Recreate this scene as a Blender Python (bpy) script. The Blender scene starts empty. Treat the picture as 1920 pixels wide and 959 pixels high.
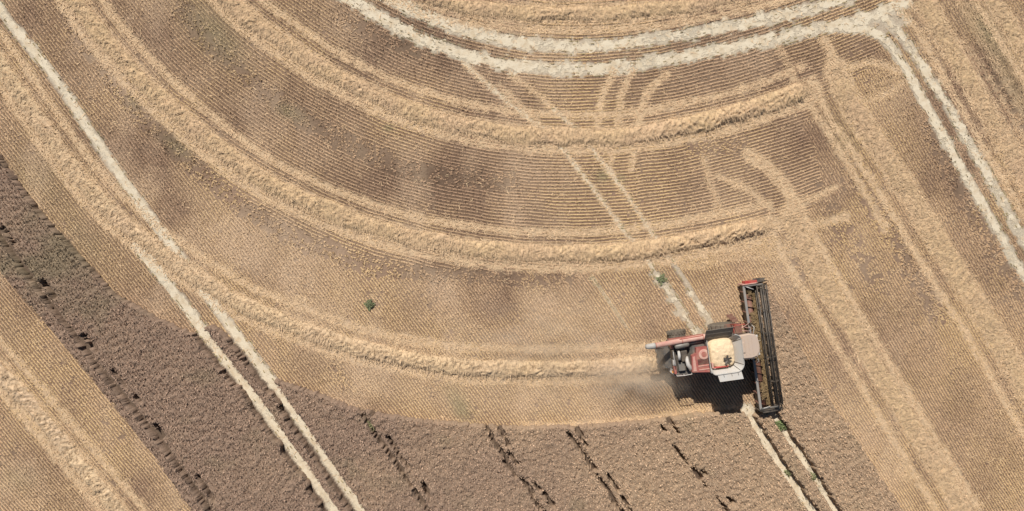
import bpy, bmesh, math
import numpy as np
from mathutils import Vector, Matrix

# ------------------------------------------------------------------ camera, sky, sun, exposure
S = bpy.context.scene
COL = S.collection
MPP = 0.04                       # metres per survey unit on the ground
H_CAM = 51.0
cam_d = bpy.data.cameras.new('camera')
cam = bpy.data.objects.new('camera', cam_d)
COL.objects.link(cam)
cam.location = (0, 0, H_CAM)
cam.rotation_euler = (0, 0, 0)
cam_d.sensor_width = 36.0
cam_d.angle = 2 * math.atan(960 * MPP / H_CAM)
cam_d.clip_start = 0.5
cam_d.clip_end = 3000
S.camera = cam

SUN_EL = math.radians(47.0)
SUN_DIR = Vector((-0.34, 0.94, 0)).normalized()      # horizontal direction towards the sun (+y is up in the picture)
W = bpy.data.worlds.new('World')
S.world = W
W.use_nodes = True
wn = W.node_tree.nodes
sky = wn.new('ShaderNodeTexSky')
sky.sky_type = 'NISHITA'
sky.sun_disc = False
sky.sun_elevation = SUN_EL
sky.sun_rotation = math.atan2(SUN_DIR.x, SUN_DIR.y)
sky.dust_density = 0.6
sky.air_density = 1.0
W.node_tree.links.new(sky.outputs[0], wn['Background'].inputs[0])
wn['Background'].inputs[1].default_value = 0.05
sd = bpy.data.lights.new('sun', 'SUN')
sd.energy = 4.9
sd.angle = math.radians(0.55)
sd.color = (1.0, 0.95, 0.87)
sun = bpy.data.objects.new('sun', sd)
COL.objects.link(sun)
sv = Vector((SUN_DIR.x * math.cos(SUN_EL), SUN_DIR.y * math.cos(SUN_EL), math.sin(SUN_EL)))
sun.rotation_euler = sv.to_track_quat('Z', 'Y').to_euler()
sun.location = (-10, 30, 40)
S.view_settings.view_transform = 'Standard'
S.view_settings.look = 'None'
S.view_settings.gamma = 1.0
S.view_settings.exposure = -0.08
S.view_settings.use_curve_mapping = False
S.cycles.volume_step_rate = 1.0
S.cycles.volume_max_steps = 64
S.cycles.volume_bounces = 5
S.cycles.diffuse_bounces = 2

rng = np.random.default_rng(7)

# ------------------------------------------------------------------ numeric helpers (survey units: x right, y down, 0.04 m each)
TAB = rng.random((256, 256)).astype(np.float32)
def vnoise(x, y):
    xi = np.floor(x).astype(np.int64); yi = np.floor(y).astype(np.int64)
    fx = x - xi; fy = y - yi
    fx = fx * fx * (3 - 2 * fx); fy = fy * fy * (3 - 2 * fy)
    a = TAB[yi & 255, xi & 255]; b = TAB[yi & 255, (xi + 1) & 255]
    c = TAB[(yi + 1) & 255, xi & 255]; d = TAB[(yi + 1) & 255, (xi + 1) & 255]
    return (a * (1 - fx) + b * fx) * (1 - fy) + (c * (1 - fx) + d * fx) * fy
def fbm(x, y, scale, octv=4, off=0.0):
    v = 0; amp = 0.5; tot = 0
    for k in range(octv):
        f = 2.03 ** k / scale
        v = v + amp * vnoise(x * f + 17.3 * k + off, y * f + 51.7 * k + off * 1.7)
        tot += amp; amp *= 0.5
    return v / tot
def sstep(a, b, x):
    t = np.clip((x - a) / (b - a), 0, 1)
    return t * t * (3 - 2 * t)
def spline(pts, step=6.0):
    P = np.array(pts, float)
    P = np.vstack([2 * P[0] - P[1], P, 2 * P[-1] - P[-2]])
    out = []
    for i in range(1, len(P) - 2):
        p0, p1, p2, p3 = P[i - 1:i + 3]
        n = max(2, int(np.hypot(*(p2 - p1)) / 4))
        t = np.linspace(0, 1, n, endpoint=False)[:, None]
        out.append(0.5 * ((2 * p1) + (-p0 + p2) * t + (2 * p0 - 5 * p1 + 4 * p2 - p3) * t ** 2 + (-p0 + 3 * p1 - 3 * p2 + p3) * t ** 3))
    out.append(P[-2][None])
    C = np.vstack(out)
    L = np.r_[0, np.cumsum(np.hypot(*np.diff(C, axis=0).T))]
    s = np.arange(0, L[-1], step)
    return np.c_[np.interp(s, L, C[:, 0]), np.interp(s, L, C[:, 1])]
def normals(C):
    T = np.gradient(C, axis=0)
    T /= np.hypot(T[:, 0], T[:, 1])[:, None]
    return T, np.c_[-T[:, 1], T[:, 0]]          # normal: to the right of travel (y down)
def offset(C, d):
    return C + normals(C)[1] * d

RX0, RY0, RST = -140, -130, 2.0
RNX, RNY = 1111, 612
RXX, RYY = np.meshgrid(RX0 + RST * np.arange(RNX), RY0 + RST * np.arange(RNY))
def samp(R, x, y):
    fx = np.clip((x - RX0) / RST, 0, RNX - 1.001); fy = np.clip((y - RY0) / RST, 0, RNY - 1.001)
    xi = fx.astype(int); yi = fy.astype(int); fx = fx - xi; fy = fy - yi
    return (R[yi, xi] * (1 - fx) + R[yi, xi + 1] * fx) * (1 - fy) + (R[yi + 1, xi] * (1 - fx) + R[yi + 1, xi + 1] * fx) * fy
def dist(C, maxd=90):
    D = np.full((RNY, RNX), 1e3, np.float32)
    for (ax, ay), (bx, by) in zip(C[:-1:2], np.vstack([C[2::2], C[-1:]])):
        x0 = int(np.clip((min(ax, bx) - maxd - RX0) / RST, 0, RNX)); x1 = int(np.clip((max(ax, bx) + maxd - RX0) / RST + 1, 0, RNX))
        y0 = int(np.clip((min(ay, by) - maxd - RY0) / RST, 0, RNY)); y1 = int(np.clip((max(ay, by) + maxd - RY0) / RST + 1, 0, RNY))
        if x1 <= x0 or y1 <= y0: continue
        X = RXX[y0:y1, x0:x1]; Y = RYY[y0:y1, x0:x1]
        dx, dy = bx - ax, by - ay
        t = np.clip(((X - ax) * dx + (Y - ay) * dy) / (dx * dx + dy * dy + 1e-6), 0, 1)
        d = np.hypot(X - ax - t * dx, Y - ay - t * dy)
        np.minimum(D[y0:y1, x0:x1], d, out=D[y0:y1, x0:x1])
    return D
NW = (fbm(RXX, RYY, 14, 3) - 0.5)
NW2 = (fbm(RXX, RYY, 60, 3, 9.0) - 0.5)
NF = (fbm(RXX, RYY, 6, 2, 3.0) - 0.5)
def band(C, hw, soft=4.0, wob=8.0):
    return 1 - sstep(hw - soft, hw + soft, dist(C, hw + soft + wob + 8) + NW * wob + NF * wob * 0.8)
def poly_mask(pts):
    P = np.array(pts, float); ins = np.zeros((RNY, RNX), bool)
    X = RXX + NW * 4; Y = RYY + NF * 4
    for (ax, ay), (bx, by) in zip(P, np.roll(P, -1, 0)):
        if ay == by: continue
        c = ((ay > Y) != (by > Y)) & (X < (bx - ax) * (Y - ay) / (by - ay) + ax)
        ins ^= c
    return ins
def w3(x, y, z=0.0):
    x = np.asarray(x, float); y = np.asarray(y, float)
    return np.stack([(x - 960) * MPP, (479.5 - y) * MPP, np.broadcast_to(z, x.shape)], -1)

# ------------------------------------------------------------------ scene helpers
def tag(o, label=None, cat=None, group=None, kind=None):
    if label: o['label'] = label
    if cat: o['category'] = cat
    if group: o['group'] = group
    if kind: o['kind'] = kind
    return o
def np_mesh(name, V, F, mat, col=None, parent=None, smooth=False):
    V = np.ascontiguousarray(V, np.float32).reshape(-1, 3)
    F = np.ascontiguousarray(F, np.int32)
    k = F.shape[1]
    me = bpy.data.meshes.new(name)
    me.vertices.add(len(V)); me.vertices.foreach_set('co', V.ravel())
    me.loops.add(F.size); me.loops.foreach_set('vertex_index', F.ravel())
    me.polygons.add(len(F))
    me.polygons.foreach_set('loop_start', np.arange(0, F.size, k, dtype=np.int32))
    me.polygons.foreach_set('loop_total', np.full(len(F), k, np.int32))
    if smooth: me.polygons.foreach_set('use_smooth', np.ones(len(F), bool))
    me.update(calc_edges=True)
    if col is not None:
        a = me.attributes.new('Col', 'FLOAT_COLOR', 'POINT')
        c = np.ones((len(V), 4), np.float32); c[:, :3] = np.clip(col, 0.001, 1)
        a.data.foreach_set('color', c.ravel())
    me.materials.append(mat)
    o = bpy.data.objects.new(name, me)
    COL.objects.link(o)
    if parent: o.parent = parent
    return o

def mat_attr(name, rough=0.9, bump=0.0, bscale=30.0, var=0.25, vscale=40.0, trans=0.0):
    m = bpy.data.materials.new(name); m.use_nodes = True
    nt = m.node_tree; N = nt.nodes; L = nt.links
    b = N['Principled BSDF']; b.inputs['Roughness'].default_value = rough
    b.inputs['Specular IOR Level'].default_value = 0.15
    at = N.new('ShaderNodeAttribute'); at.attribute_name = 'Col'
    tc = N.new('ShaderNodeTexCoord')
    nz = N.new('ShaderNodeTexNoise'); nz.inputs['Scale'].default_value = vscale; nz.inputs['Detail'].default_value = 5
    L.new(tc.outputs['Object'], nz.inputs['Vector'])
    mr = N.new('ShaderNodeMapRange'); mr.inputs[1].default_value = 0.25; mr.inputs[2].default_value = 0.75
    mr.inputs[3].default_value = 1 - var; mr.inputs[4].default_value = 1 + var
    L.new(nz.outputs['Fac'], mr.inputs[0])
    mx = N.new('ShaderNodeVectorMath'); mx.operation = 'SCALE'
    L.new(at.outputs['Color'], mx.inputs[0]); L.new(mr.outputs[0], mx.inputs['Scale'])
    L.new(mx.outputs[0], b.inputs['Base Color'])
    if bump:
        n2 = N.new('ShaderNodeTexNoise'); n2.inputs['Scale'].default_value = bscale; n2.inputs['Detail'].default_value = 6
        L.new(tc.outputs['Object'], n2.inputs['Vector'])
        bp = N.new('ShaderNodeBump'); bp.inputs['Strength'].default_value = bump; bp.inputs['Distance'].default_value = 0.05
        L.new(n2.outputs['Fac'], bp.inputs['Height']); L.new(bp.outputs[0], b.inputs['Normal'])
    return m

# ------------------------------------------------------------------ survey of the field: lines and areas
M = spline([(150, -400), (250, -230), (340, -110), (430, 0), (530, 80), (640, 150), (760, 205), (900, 243), (1050, 258),
            (1200, 250), (1350, 222), (1520, 170), (1700, 100), (1880, 20)], 2.3)
PV = np.array([6096.0, 7973.0])                      # the drill rows of the main field fan slightly towards this far point

W1 = [(90, -90), (130, -20), (200, 80), (290, 175), (380, 255), (480, 330), (580, 380), (690, 423), (800, 452), (920, 470), (1050, 477),
      (1180, 470), (1300, 453), (1450, 422)]
W2 = [(360, -100), (430, 0), (530, 80), (640, 150), (760, 205), (900, 243), (1050, 258), (1200, 252), (1350, 222), (1440, 196), (1522, 163)]
W3 = [(-80, 20), (-10, 110), (60, 210), (130, 310), (210, 400), (300, 473), (400, 540), (480, 583), (600, 630), (700, 660), (850, 687), (1000, 693),
      (1130, 690), (1258, 682)]
W4 = [(640, -80), (740, -28), (850, 10), (960, 24), (1090, 27), (1230, 18), (1370, -6), (1500, -40)]
W5 = [(-90, 590), (0, 695), (100, 812), (225, 962), (310, 1070)]
W6 = [(1565, 130), (1600, 205), (1680, 325), (1780, 490), (1860, 620), (1960, 790), (2030, 900)]
W7 = [(1478, 400), (1520, 485), (1640, 685), (1720, 815), (1810, 965), (1870, 1070)]
W8 = [(1700, -30), (1745, 25), (1800, 120), (1860, 225), (1930, 345), (2020, 500)]
W9 = [(1810, -90), (1850, -20), (1920, 95), (2010, 250)]

B1 = [(20, -130), (130, 30), (180, 105), (250, 200), (330, 280), (430, 368), (520, 430), (640, 480), (760, 510), (900, 514), (1050, 507), (1200, 497), (1350, 472), (1470, 440)]
zone_curve = poly_mask(B1 + [(1480, 460), (1545, 352), (1530, 290), (1500, 240), (1540, 190), (1620, 135), (1665, 70), (1680, -140), (-20, -140)])

T = {  # bare chalk wheel tracks: points, half width, ragged, bareness
 'a': ([(-90, -110), (0, 18), (100, 142), (195, 285), (285, 412), (350, 500), (395, 562)], 7.2, 4, .85),
 'a2': ([(385, 550), (470, 662), (560, 785), (680, 960), (745, 1060)], 7.0, 3.5, .93),
 'b': ([(258, 462), (330, 552), (400, 645), (485, 752), (560, 858), (632, 960), (700, 1060)], 7.8, 4, .9),
 'c': ([(560, -60), (650, -5), (720, 38), (800, 78), (880, 106), (960, 123), (1060, 130), (1150, 127), (1250, 112), (1380, 88), (1500, 63), (1600, 40), (1660, 20), (1760, -25), (1850, -60)], 10.0, 8, .74),
 'd': ([(640, -60), (730, -4), (800, 32), (900, 66), (1000, 84), (1100, 88), (1200, 78), (1330, 57), (1450, 33), (1560, 5), (1680, -40)], 10.0, 8, .72),
 'e': ([(1575, 52), (1640, 62), (1685, 108), (1740, 205), (1800, 312), (1860, 415), (1920, 520), (2010, 680)], 6.6, 4, .85),
 'f': ([(1655, 30), (1700, 80), (1780, 205), (1840, 308), (1920, 450), (2010, 610)], 7.5, 5, .68),
 'g': ([(1396, 765), (1420, 805), (1455, 860), (1525, 962), (1590, 1060)], 7.5, 6, .85),
 'h': ([(1446, 770), (1468, 806), (1500, 855), (1568, 962), (1630, 1060)], 7.0, 6, .8),
 'i': ([(1232, 515), (1262, 560), (1300, 617), (1340, 675)], 6.5, 8, .55),
 'j': ([(1292, 548), (1318, 585), (1350, 635)], 5.0, 7, .45),
}
TC = {k: spline(v[0], 2.0) for k, v in T.items()}
CHALK = np.zeros((RNY, RNX), np.float32)
for k, v in T.items():
    CHALK = np.maximum(CHALK, band(TC[k], v[1] + 2.5, 4, v[2] * 2.2) * (.35 + .6 * v[3]))
for pts, a in (([(870, 120), (950, 190), (1020, 245), (1060, 285), (1120, 365), (1185, 452), (1240, 525), (1300, 617)], .7), ([(1040, 205), (1095, 262), (1160, 345), (1230, 447), (1300, 550), (1350, 635)], .6),
               ([(1285, 725), (1330, 800), (1400, 900), (1440, 962)], .0), ([(1110, 520), (1180, 620)], .35)):
    CHALK = np.maximum(CHALK, band(spline(pts, 5), 4.0, 2, 4) * a)
# the turning corner where the tracks meet is bare chalk as well
CHALK = np.maximum(CHALK, 0.55 * (1 - sstep(0.7, 1.1, np.hypot((RXX - 1655) / 55, (RYY - 38) / 26) + NW * 0.9)))

CH = np.zeros((RNY, RNX), np.float32)          # chaff, wheel-flattened straw lying on the ground
def chaff(C, hw, a, wob=8, soft=4):
    global CH
    CH = np.maximum(CH, band(spline(C, 5) if isinstance(C, list) else C, hw, soft, wob) * a)
s1, s2, s3, s4, s5, s6, s7, s8, s9 = [spline(w, 2.5) for w in (W1, W2, W3, W4, W5, W6, W7, W8, W9)]
for C, offs in ((s1, (-40, 27)), (s2, (-42, 25)), (s3, (-38, 23)), (s4, (-30, 30)), (s5, (-38, 25)), (s6, (46,)), (s7, (43, -26)), (s8, (40,)), (s9, (30,))):
    for d in offs: chaff(offset(C, d), 7.0, .97)
for C, hw in ((s1, 20), (s2, 20), (s3, 19), (s4, 20), (s5, 20), (s6, 23), (s7, 19), (s8, 22), (s9, 18)): chaff(C, hw, .95)
for pts, hw, a in (
    ([(870, 120), (950, 190), (1020, 245), (1060, 285), (1120, 365), (1185, 452)], 5, .95),
    ([(960, 140), (1040, 205), (1095, 262), (1160, 345), (1230, 447)], 5, .85),
    ([(935, 160), (1020, 240)], 4, .8),
    ([(1152, 132), (1130, 180), (1118, 245)], 7, 1.0), ([(1188, 132), (1165, 180), (1155, 250), (1140, 320)], 7, .95),
    ([(1250, 140), (1212, 180), (1195, 245), (1182, 320)], 6.5, 1.0),
    ([(1545, 75), (1580, 140), (1625, 215)], 10, .85), ([(1480, 135), (1520, 200), (1580, 290), (1660, 430)], 7, .85),
    ([(1460, 90), (1500, 160)], 6, .5),
    ([(1585, 128), (1640, 118), (1690, 135)], 7, .85), ([(1610, 190), (1660, 178), (1700, 150)], 6, .75),
    ([(1405, 290), (1450, 325), (1495, 385)], 13, .9), ([(1495, 382), (1530, 370), (1565, 352)], 7, .85), ([(1520, 425), (1590, 405)], 8, .8),
    ([(1345, 330), (1400, 355), (1450, 395)], 6, .85), ([(1320, 300), (1350, 400)], 7, .6),
    ([(980, 797), (1100, 794), (1200, 785), (1300, 771), (1385, 764)], 3.5, .95),
    ([(560, 560), (600, 590), (720, 630), (850, 652), (1000, 655), (1200, 655)], 8, .7),
    ([(1290, 490), (1400, 470), (1480, 470)], 18, .55), ([(1060, 505), (1200, 497), (1300, 480)], 10, .5),
    ([(1110, 520), (1180, 620)], 2.5, .7),
    ([(1285, 725), (1330, 800), (1400, 900), (1440, 962)], 2.5, .75), ([(950, 690), (1010, 780), (1090, 900), (1120, 960)], 2.0, .5),
    ([(1180, 690), (1230, 690), (1262, 690)], 26, .9),
    ([(1790, -20), (1850, 90), (1930, 230)], 9, .45), ([(1740, 30), (1830, 110), (1920, 260)], 6, .5),
    ([(1690, 880), (1725, 905)], 13, .5)):
    chaff(pts, hw, a, 7, 3)

# patches of bent, pitted stubble where passes overlapped
PIT = np.zeros((RNY, RNX), np.float32)
for pts, hw, a in ((B1[1:10], 17, 1.0), ([(340, 20), (400, 90), (480, 160), (560, 215), (640, 262), (720, 300), (800, 325), (900, 338), (960, 340)], 17, .95),
    ([(1600, 300), (1650, 400), (1710, 500), (1760, 590)], 22, .8), ([(1745, 240), (1800, 350), (1850, 440), (1910, 540)], 20, .85),
    ([(640, 40), (720, 70), (780, 100)], 14, .7), ([(930, 520), (1010, 530), (1080, 512)], 14, .8), ([(1300, 280), (1390, 275)], 16, .8),
    ([(1480, 470), (1500, 530)], 14, .8), ([(1860, 130), (1930, 260)], 18, .8), ([(620, 690), (660, 740)], 14, .5), ([(1560, 400), (1640, 520)], 20, .5)):
    PIT = np.maximum(PIT, band(spline(pts, 5), hw, 8, 16) * a)

# the uncut crop
crop_left = poly_mask([(-145, 110), (-60, 215), (0, 290), (70, 388), (150, 478), (220, 552), (300, 598), (360, 625), (400, 610), (425, 625), (520, 712), (600, 738), (665, 764), (720, 776), (800, 787), (900, 796),
    (1000, 799), (1100, 797), (1200, 788), (1300, 775), (1372, 770), (1410, 776), (1432, 772), (1444, 740), (1424, 600), (1414, 548), (1436, 538), (1475, 608), (1520, 695), (1565, 770), (1625, 862), (1690, 959), (1765, 1090),
    (450, 1090), (368, 954), (282, 832), (230, 767), (168, 691), (95, 604), (25, 524), (-60, 425), (-145, 320)])
GAP = np.zeros((RNY, RNX), np.float32)         # missed drill rows and old tramlines inside the crop
def dashed(pts, hw, off, thr, wob):
    global GAP
    C = offset(spline(pts, 4), off)
    i = int(rng.integers(0, 3))
    while i < len(C) - 3:
        j = i + int(rng.integers(3, 10)); jt = rng.normal(0, wob * .25, 2)
        if rng.random() > thr * .7:
            GAP = np.maximum(GAP, band(C[i:j + 1] + jt, hw * rng.uniform(.75, 1.1), 1.0, wob * .6))
        i = j + int(rng.integers(1, 3))
g1 = [(-60, 345), (5, 432), (60, 508), (120, 588), (190, 678), (260, 762), (325, 845), (405, 955), (480, 1060)]
dashed(g1, 6.6, 1, .02, 3); dashed(g1, 5.4, -14, .8, 4); dashed(g1, 6.2, 2, .35, 3)
g2 = [(668, 752), (720, 828), (760, 885), (810, 960), (870, 1050)]
dashed(g2, 4.6, 0, .05, 4); dashed(g2, 3.8, -15, .5, 6)
g3 = [(905, 788), (950, 860), (1005, 935), (1080, 1050)]
dashed(g3, 3.8, 0, .15, 7); dashed(g3, 3.6, -17, .5, 9)
g4 = [(1055, 798), (1110, 872), (1165, 958), (1220, 1050)]
dashed(g4, 3.6, 0, .15, 7); dashed(g4, 3.4, -15, .6, 8)
g5 = [(1235, 793), (1272, 845), (1312, 900), (1365, 960), (1430, 1050)]
dashed(g5, 3.8, 0, .2, 10); dashed(g5, 3.6, -17, .6, 12)
for k in ('a2', 'b'):
    dashed([tuple(p) for p in TC[k][::20]], 4.5, T[k][1] + 4.0, .2, 2.5)
crop_tracks = np.maximum.reduce([band(TC[k], T[k][1] + (2.5 if k in 'aa2b' else .5), 2, T[k][2]) for k in ('a', 'a2', 'b', 'g', 'h')])
CROP = crop_left & (crop_tracks < 0.5)
CROPH = CROP & (GAP < 0.5)

# natural tone of the stubble and soil, plus a dust shadow painted into it
TONE = (fbm(RXX, RYY, 150, 5, 21.0) - 0.5) * 1.5
TONE += (fbm(RXX, RYY * 0.35, 45, 3, 33.0) - 0.5) * 0.5
def blob(x, y, rx, ry, a, ang=0):
    c, s_ = math.cos(ang), math.sin(ang)
    u = ((RXX - x) * c + (RYY - y) * s_) / rx; v = (-(RXX - x) * s_ + (RYY - y) * c) / ry
    return a * np.exp(-(u * u + v * v) * 1.2) * (0.7 + fbm(RXX, RYY, 25, 3, 5.0) * 0.6)
for b_ in ((930, 575, 60, 45, -.5), (1060, 720, 40, 20, -.3), (1190, 730, 30, 18, -.3), (250, 270, 70, 70, -.35), (1330, 340, 90, 70, -.15), (830, 110, 130, 40, -.45, .35), (1190, 140, 200, 30, -.4), (870, 330, 240, 50, -.35),  # first blob paints a soft dust shadow into the tone
           (1620, 100, 50, 30, -.55), (1560, 350, 60, 60, -.25), (1780, 260, 60, 120, -.25, -.5), (1850, 130, 50, 110, -.4, -.5), (520, 500, 90, 50, -.1), (1350, 80, 120, 40, -.35), (1640, 560, 80, 50, -.1),
           (1050, 600, 120, 60, .25), (700, 600, 90, 50, .1), (1100, 745, 160, 35, .3), (1440, 500, 60, 40, .25), (1620, 800, 120, 60, .25, 1.0), (120, 420, 60, 90, .12, -.9), (640, 720, 90, 30, .2)):
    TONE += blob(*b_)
GREEN = np.clip(blob(400, 60, 80, 35, .7, .8) + blob(545, 212, 35, 14, .8, .5) + blob(862, 762, 18, 42, 1.0, -.5) + blob(1850, 60, 25, 70, .7, -.6) + blob(330, 275, 40, 16, .6, .7)
    + blob(1130, 330, 14, 12, .9) + blob(1165, 335, 10, 10, .7) + blob(1240, 522, 9, 14, .9) + blob(728, 240, 10, 8, .8) + blob(60, 330, 60, 60, .35, .9) + blob(150, 440, 90, 40, .3, .9) + blob(1580, 260, 25, 50, .3, -.5)
    + blob(1900, 170, 18, 70, .5, -.5) + blob(40, 900, 40, 30, .4) + blob(180, 640, 120, 30, .25, .9) + blob(250, 195, 20, 12, .6, .7), 0, 1) * .75

FILM = np.clip((fbm(RXX, RYY * .6, 70, 4, 83.) - .54) * 2.0, 0, .4) * (1 - sstep(900, 1500, RXX) * .3)
FILM += np.clip(blob(1080, 600, 190, 70, .45) + blob(1000, 560, 60, 30, .3) + blob(1060, 740, 230, 40, .5) + blob(560, 480, 120, 60, .4, .5) + blob(430, 430, 120, 40, .35, .8) + blob(700, 690, 150, 50, .4, .3) + blob(1460, 520, 70, 60, .5) + blob(1600, 800, 60, 150, .45, -.55)
    + blob(830, 560, 120, 40, .3, .3) + blob(1680, 180, 50, 70, .35) + blob(640, 60, 70, 40, .3, .6) + blob(1380, 350, 60, 60, .3), 0, .6)
FILM = np.clip(FILM - blob(925, 575, 55, 40, .7) - blob(1195, 725, 40, 25, .5), 0, .6); DUSTC = np.array([.67, .495, .34])  # film thinned over the painted dust shadow and behind the harvester

# ------------------------------------------------------------------ ground sheet
SOIL = np.array([.235, .155, .105]); CHAFFC = np.array([.76, .555, .345]); CHALKC = np.array([.76, .67, .51])
STRAW = np.array([.68, .482, .264]); BROWN = np.array([.39, .255, .168]); GREENC = np.array([.24, .235, .13]); PINK = np.array([.61, .417, .265])
def mix(a, b, t):
    t = np.asarray(t)[..., None]
    return a * (1 - t) + b * t
gx = np.arange(-100, 2021, 3.0); gy = np.arange(-100, 1061, 3.0)
GX, GY = np.meshgrid(gx, gy)
n_x, n_y = len(gx), len(gy)
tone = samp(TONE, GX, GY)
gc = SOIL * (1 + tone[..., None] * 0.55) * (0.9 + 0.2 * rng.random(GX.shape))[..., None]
gc = mix(gc, np.array([.30, .215, .145]), np.clip(samp(NW2, GX, GY) * 1.5 + .2, 0, .6))
gc = mix(gc, GREENC * 0.8, samp(GREEN, GX, GY) * .6)
gc = mix(gc, CHAFFC, samp(CH, GX, GY) * 0.75)
gc = mix(gc, DUSTC * .85, samp(FILM, GX, GY) * .75)
gc = mix(gc, CHALKC * 0.93, np.clip(samp(CHALK, GX, GY) * 0.85, 0, 1))
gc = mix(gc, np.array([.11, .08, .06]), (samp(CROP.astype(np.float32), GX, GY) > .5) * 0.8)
gz = (fbm(GX, GY, 40, 3, 71.0) - .5) * 0.0
V = w3(GX, GY, gz).reshape(-1, 3)
idx = np.arange(n_x * n_y).reshape(n_y, n_x)
F = np.stack([idx[1:, :-1], idx[1:, 1:], idx[:-1, 1:], idx[:-1, :-1]], -1).reshape(-1, 4)
cg = gc.reshape(-1, 3)
# skirt far out to the horizon
xs0, xs1 = (gx[0] - 960) * MPP, (gx[-1] - 960) * MPP
ys1, ys0 = (479.5 - gy[0]) * MPP, (479.5 - gy[-1]) * MPP
n0 = len(V)
sk = np.array([[xs0, ys0, 0], [xs1, ys0, 0], [xs1, ys1, 0], [xs0, ys1, 0], [-900, -900, 0], [900, -900, 0], [900, 900, 0], [-900, 900, 0]], float)
V = np.vstack([V, sk]); cg = np.vstack([cg, np.tile(np.array([[.42, .30, .185]]), (8, 1))])
F = np.vstack([F, np.array([[4, 5, 1, 0], [5, 6, 2, 1], [6, 7, 3, 2], [7, 4, 0, 3]]) + n0])
m_ground = mat_attr('soil', .95, .7, 9.0, .22, 7.0)
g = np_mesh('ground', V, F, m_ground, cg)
tag(g, 'brown soil of the harvested field between the stubble rows', 'ground', kind='structure')

# ------------------------------------------------------------------ stubble rows
def row_points():
    T_, Nn = normals(M)
    pts = []
    for k in range(-62, 64):
        d = k * 6.0
        p = M + Nn * d
        # keep the spacing of tufts even on the inner and outer bends
        p = p + T_ * rng.normal(0, .9, len(p))[:, None] + Nn * rng.normal(0, .15, len(p))[:, None]
        pts.append(np.c_[p, T_])
    P = np.vstack(pts)
    ok = (P[:, 0] > -100) & (P[:, 0] < 2020) & (P[:, 1] > -100) & (P[:, 1] < 1060)
    P = P[ok]
    P = P[samp(zone_curve.astype(np.float32), P[:, 0], P[:, 1]) > .5]
    a = np.arctan2(-100 - PV[1], -100 - PV[0])
    ang = np.arange(-math.pi, -math.pi / 2, 5.3 / 9300)
    r = np.arange(7000, 11600, 2.3)
    Q = []
    for t in ang:
        c, s_ = math.cos(t), math.sin(t)
        rr = r + rng.normal(0, .9, len(r)); e = rng.normal(0, .13, len(r))
        x = PV[0] + rr * c - e * s_; y = PV[1] + rr * s_ + e * c
        ok = (x > -100) & (x < 2020) & (y > -100) & (y < 1060)
        if ok.any():
            Q.append(np.c_[x[ok], y[ok], np.full(ok.sum(), -c), np.full(ok.sum(), -s_)])
    Q = np.vstack(Q)
    return P, Q
PC, PD = row_points()
notc = samp(zone_curve.astype(np.float32), PD[:, 0], PD[:, 1]) <= .5
incrop = samp(CROP.astype(np.float32), PD[:, 0], PD[:, 1]) > .5
PCROP = PD[incrop & notc]
PS = np.vstack([PC, PD[notc & ~incrop]])

def blades(P, nb, lmin, lmax, wid, tmin, tmax, col, spread, zbase=None, along=0.0):
    """leaning straw blades, one triangle each, nb per tuft"""
    n = len(P); N_ = n * nb
    x = np.repeat(P[:, 0], nb) + rng.normal(0, spread, N_); y = np.repeat(P[:, 1], nb) + rng.normal(0, spread, N_)
    az = rng.random(N_) * 2 * np.pi
    tl = np.radians(tmin + (tmax - tmin) * rng.random(N_))
    ln = lmin + (lmax - lmin) * rng.random(N_)
    if along:
        az = np.where(rng.random(N_) < along, np.arctan2(-np.repeat(P[:, 3], nb), np.repeat(P[:, 2], nb)) + rng.normal(0, .35, N_) + np.pi * (rng.random(N_) < .5), az)
    b = w3(x, y, 0.0)
    if zbase is not None: b[:, 2] += np.repeat(zbase, nb) if np.ndim(zbase) else zbase
    d = np.stack([np.cos(az) * np.sin(tl), np.sin(az) * np.sin(tl), np.cos(tl)], -1)
    p = np.stack([-np.sin(az), np.cos(az), np.zeros(N_)], -1) * (wid * (0.7 + 0.6 * rng.random(N_)))[:, None] * .5
    b[:, 2] -= 0.01
    V = np.stack([b - p, b + p, b + d * ln[:, None] + p * .6, b + d * ln[:, None] - p * .6], 1)
    F = np.arange(N_ * 4).reshape(-1, 4)
    c = np.repeat(col, nb, 0) * (0.84 + 0.32 * rng.random(N_))[:, None]
    return V.reshape(-1, 3), F, np.repeat(c, 4, 0)

ch = samp(CH, PS[:, 0], PS[:, 1]); ck = samp(CHALK, PS[:, 0], PS[:, 1]); pit = samp(PIT, PS[:, 0], PS[:, 1])
keep = rng.random(len(PS)) < (1 - .80 * sstep(.3, .9, ch)) * (1 - .97 * sstep(.22, .55, ck))
hol = fbm(PS[:, 0], PS[:, 1], 9, 2, 91.0)
keep &= ~((pit > .35) & (hol > .66 - .10 * (pit - .35)))
keep &= rng.random(len(PS)) < .98 - .35 * sstep(.52, .8, fbm(PS[:, 0], PS[:, 1], 28, 3, 44.))
PS[:, :2] += np.c_[fbm(PS[:, 0], PS[:, 1], 55, 2, 61.) - .5, fbm(PS[:, 0], PS[:, 1], 55, 2, 67.) - .5] * 5
PS = PS[keep]; pit = pit[keep]; ck = ck[keep]
PS[:, :2] += rng.normal(0, 1, (len(PS), 2)) * (2.3 * np.clip(pit - .2, 0, 1))[:, None]
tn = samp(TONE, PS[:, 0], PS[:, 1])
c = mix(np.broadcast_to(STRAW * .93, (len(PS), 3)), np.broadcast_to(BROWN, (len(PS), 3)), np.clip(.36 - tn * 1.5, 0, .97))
c = mix(c, np.broadcast_to(PINK, c.shape), np.clip(samp(NW2, PS[:, 0], PS[:, 1]) * 2.2 + .15, 0, .55))
c = mix(c, np.broadcast_to(GREENC, c.shape), np.clip(samp(GREEN, PS[:, 0], PS[:, 1]) * .8 + (ck > .25) * .6, 0, .9))
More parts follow.
